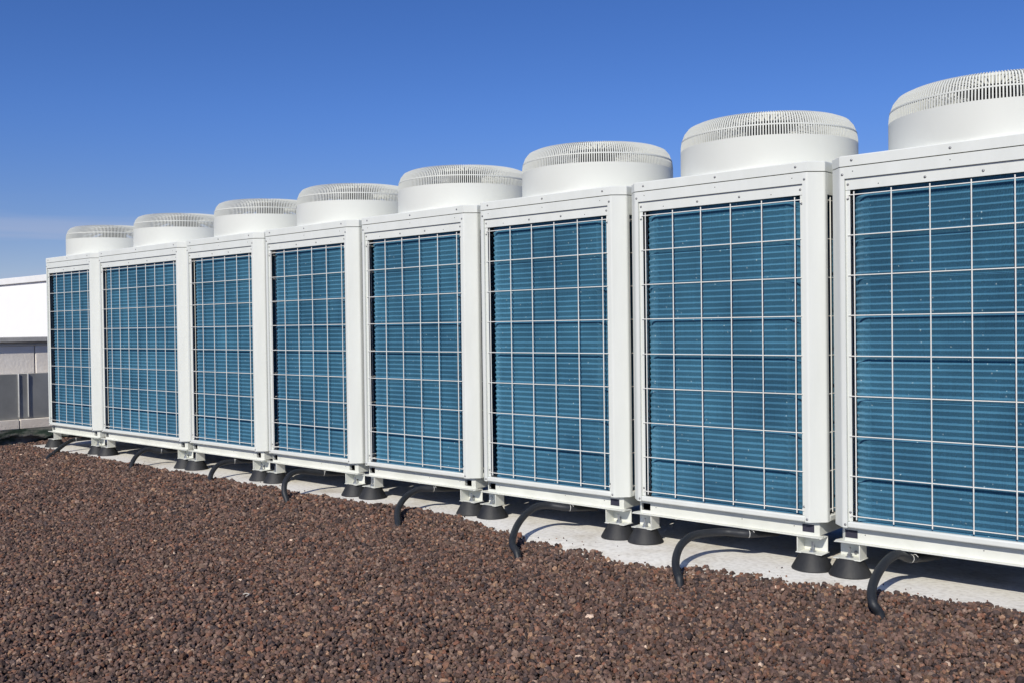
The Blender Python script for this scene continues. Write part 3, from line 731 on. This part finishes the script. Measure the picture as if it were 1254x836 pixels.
for k, o in units.items():
    o.location = (xl[k] + offs[k], random.uniform(-0.003, 0.003), 0.0); o.rotation_euler = (random.uniform(-.0010, .0010), random.uniform(-.0012, .0012), random.uniform(-.0025, .0025))
    tag(o, ordn[k], 'condenser', 'condenser units standing in a row on the pad')
    w = W2 if k == 2 else W1
    if k in (6, 7): obj('slot_plug', plug_me, o, (w - 0.077, 0.033, -0.0305))
    if k == 1: obj('added_dark_panel', MB().box(0.002, 0.005, FX + 0.001, DEP - FX - 0.001, 0.027, 1.355).mesh('added_dark_panel', M['fan']), o)  # added dark panel: shuts out light so the left slit stays dark
    if k == 8: obj('slot_plug', plug_me, o, (0.077, 0.033, -0.0305))
# one more unit beyond the right edge of the picture would be out of sight: the row ends with the eighth

# ------------------------------------------------------------------ drain hoses
HOSE = {
 8: [(0.374, 0.17, -0.088), (0.314, 0.02, -0.083), (0.303, -0.075, -0.061), (0.295, -0.175, -0.072), (0.299, -0.279, -0.107), (0.32, -0.371, -0.136), (0.345, -0.422, -0.168), (0.365, -0.416, -0.2), (0.377, -0.412, -0.25)],
 7: [(-0.325, 0.17, -0.088), (-0.385, 0.02, -0.077), (-0.474, -0.016, -0.085), (-0.531, -0.096, -0.084), (-0.545, -0.183, -0.085), (-0.54, -0.272, -0.103), (-0.518, -0.346, -0.131), (-0.488, -0.402, -0.16), (-0.451, -0.445, -0.189), (-0.434, -0.46, -0.2), (-0.424, -0.469, -0.25)],
 6: [(-1.323, 0.17, -0.088), (-1.383, 0.02, -0.075), (-1.46, -0.038, -0.074), (-1.485, -0.114, -0.071), (-1.477, -0.207, -0.094), (-1.434, -0.318, -0.125), (-1.363, -0.431, -0.156), (-1.314, -0.487, -0.179), (-1.27, -0.509, -0.2), (-1.244, -0.522, -0.25)],
 5: [(-2.316, 0.17, -0.088), (-2.376, 0.02, -0.078), (-2.41, -0.04, -0.083), (-2.414, -0.107, -0.094), (-2.388, -0.191, -0.116), (-2.33, -0.283, -0.144), (-2.273, -0.345, -0.17), (-2.207, -0.4, -0.2), (-2.167, -0.433, -0.25)],
 4: [(-3.329, 0.17, -0.088), (-3.389, 0.02, -0.079), (-3.4, -0.117, -0.061), (-3.387, -0.197, -0.055), (-3.368, -0.258, -0.07), (-3.339, -0.311, -0.109), (-3.31, -0.335, -0.156), (-3.284, -0.337, -0.2), (-3.268, -0.338, -0.25)],
 3: [(-4.348, 0.17, -0.088), (-4.408, 0.02, -0.084), (-4.421, -0.047, -0.095), (-4.407, -0.118, -0.11), (-4.37, -0.18, -0.143), (-4.33, -0.221, -0.178), (-4.305, -0.239, -0.2), (-4.29, -0.25, -0.25)],
 2: [(-5.367, 0.17, -0.088), (-5.427, 0.02, -0.088), (-5.45, -0.059, -0.075), (-5.452, -0.111, -0.08), (-5.437, -0.172, -0.111), (-5.412, -0.217, -0.148), (-5.375, -0.256, -0.2), (-5.353, -0.279, -0.25)],
 1: [(-6.831, 0.17, -0.088), (-6.891, 0.02, -0.094), (-6.88, -0.053, -0.12), (-6.839, -0.128, -0.15), (-6.733, -0.236, -0.181), (-6.615, -0.335, -0.2), (-6.544, -0.394, -0.25)]}
names = ['', 'end', 'extra wide', 'third', 'fourth', 'fifth', 'sixth', 'seventh', 'eighth']
for k, pts in HOSE.items():
    pts = [(p[0], p[1], p[2] - (0.010 if i < 2 else 0.0)) for i, p in enumerate(pts)]
    org = Vector(pts[-2]); loc = [Vector(p) - org for p in pts]
    path = smooth_path(loc, 7)
    hz = obj('drain_hose', MB().tube(path, 0.0168, seg=16).mesh('drain_hose', M['hose'], sharp=50), None, org)
    lab = 'dark drain hose curving into the gravel from under the %s unit from the duct' % names[k]
    if k == 1: lab = 'straight sloping dark drain hose under the end unit beside the grey duct'
    tag(hz, lab, 'hose', 'drain hoses under the units')
    a = path[7]; tdir = (path[8] - path[6]).normalized()
    tie = MB().tube([a - tdir * 0.0011, a + tdir * 0.0011], 0.0176, seg=16)
    tie.tube([a + Vector((0.012, 0, 0.016)), a + Vector((0.022, -0.005, 0.020)), a + Vector((0.034, -0.010, 0.012))], 0.0012, seg=5)
    obj('cable_tie', tie.mesh('cable_tie', M['wire']), hz)

# made-up black pipes, added to block light from behind and darken under the units
for yy, zz, rr, lab in ((1.04, -0.115, 0.082, 'added thick black pipe behind the feet, blocking light from the back'), (1.20, -0.135, 0.062, 'added thinner black pipe behind the thick one, blocking light from the back')):
    pts = [(x_, yy + 0.006 * math.sin(x_ * 2.0 + yy), zz + 0.003 * math.sin(x_ * 3.1)) for x_ in np.linspace(-6.9, 3.2, 60).tolist()]
    o = obj('added_shade_pipe', MB().tube([(a - pts[0][0], b_ - pts[0][1], c - pts[0][2]) for a, b_, c in pts], rr, seg=18).mesh('added_shade_pipe', M['hose'], sharp=50), None, pts[0])
    tag(o, lab, 'pipe', 'added light-blocking pipes behind the units')

# small pale twig lying on the gravel
tw = smooth_path([(0, 0, 0.0), (0.012, 0.010, 0.004), (0.026, 0.012, 0.002), (0.036, 0.002, 0.004), (0.038, -0.012, 0.0)], 4)
tag(obj('twig', MB().tube(tw, 0.0022, seg=6).mesh('twig', M['twig']), None, (-1.62, -1.72, -0.199)), 'small pale curled twig lying on the brown gravel', 'twig')
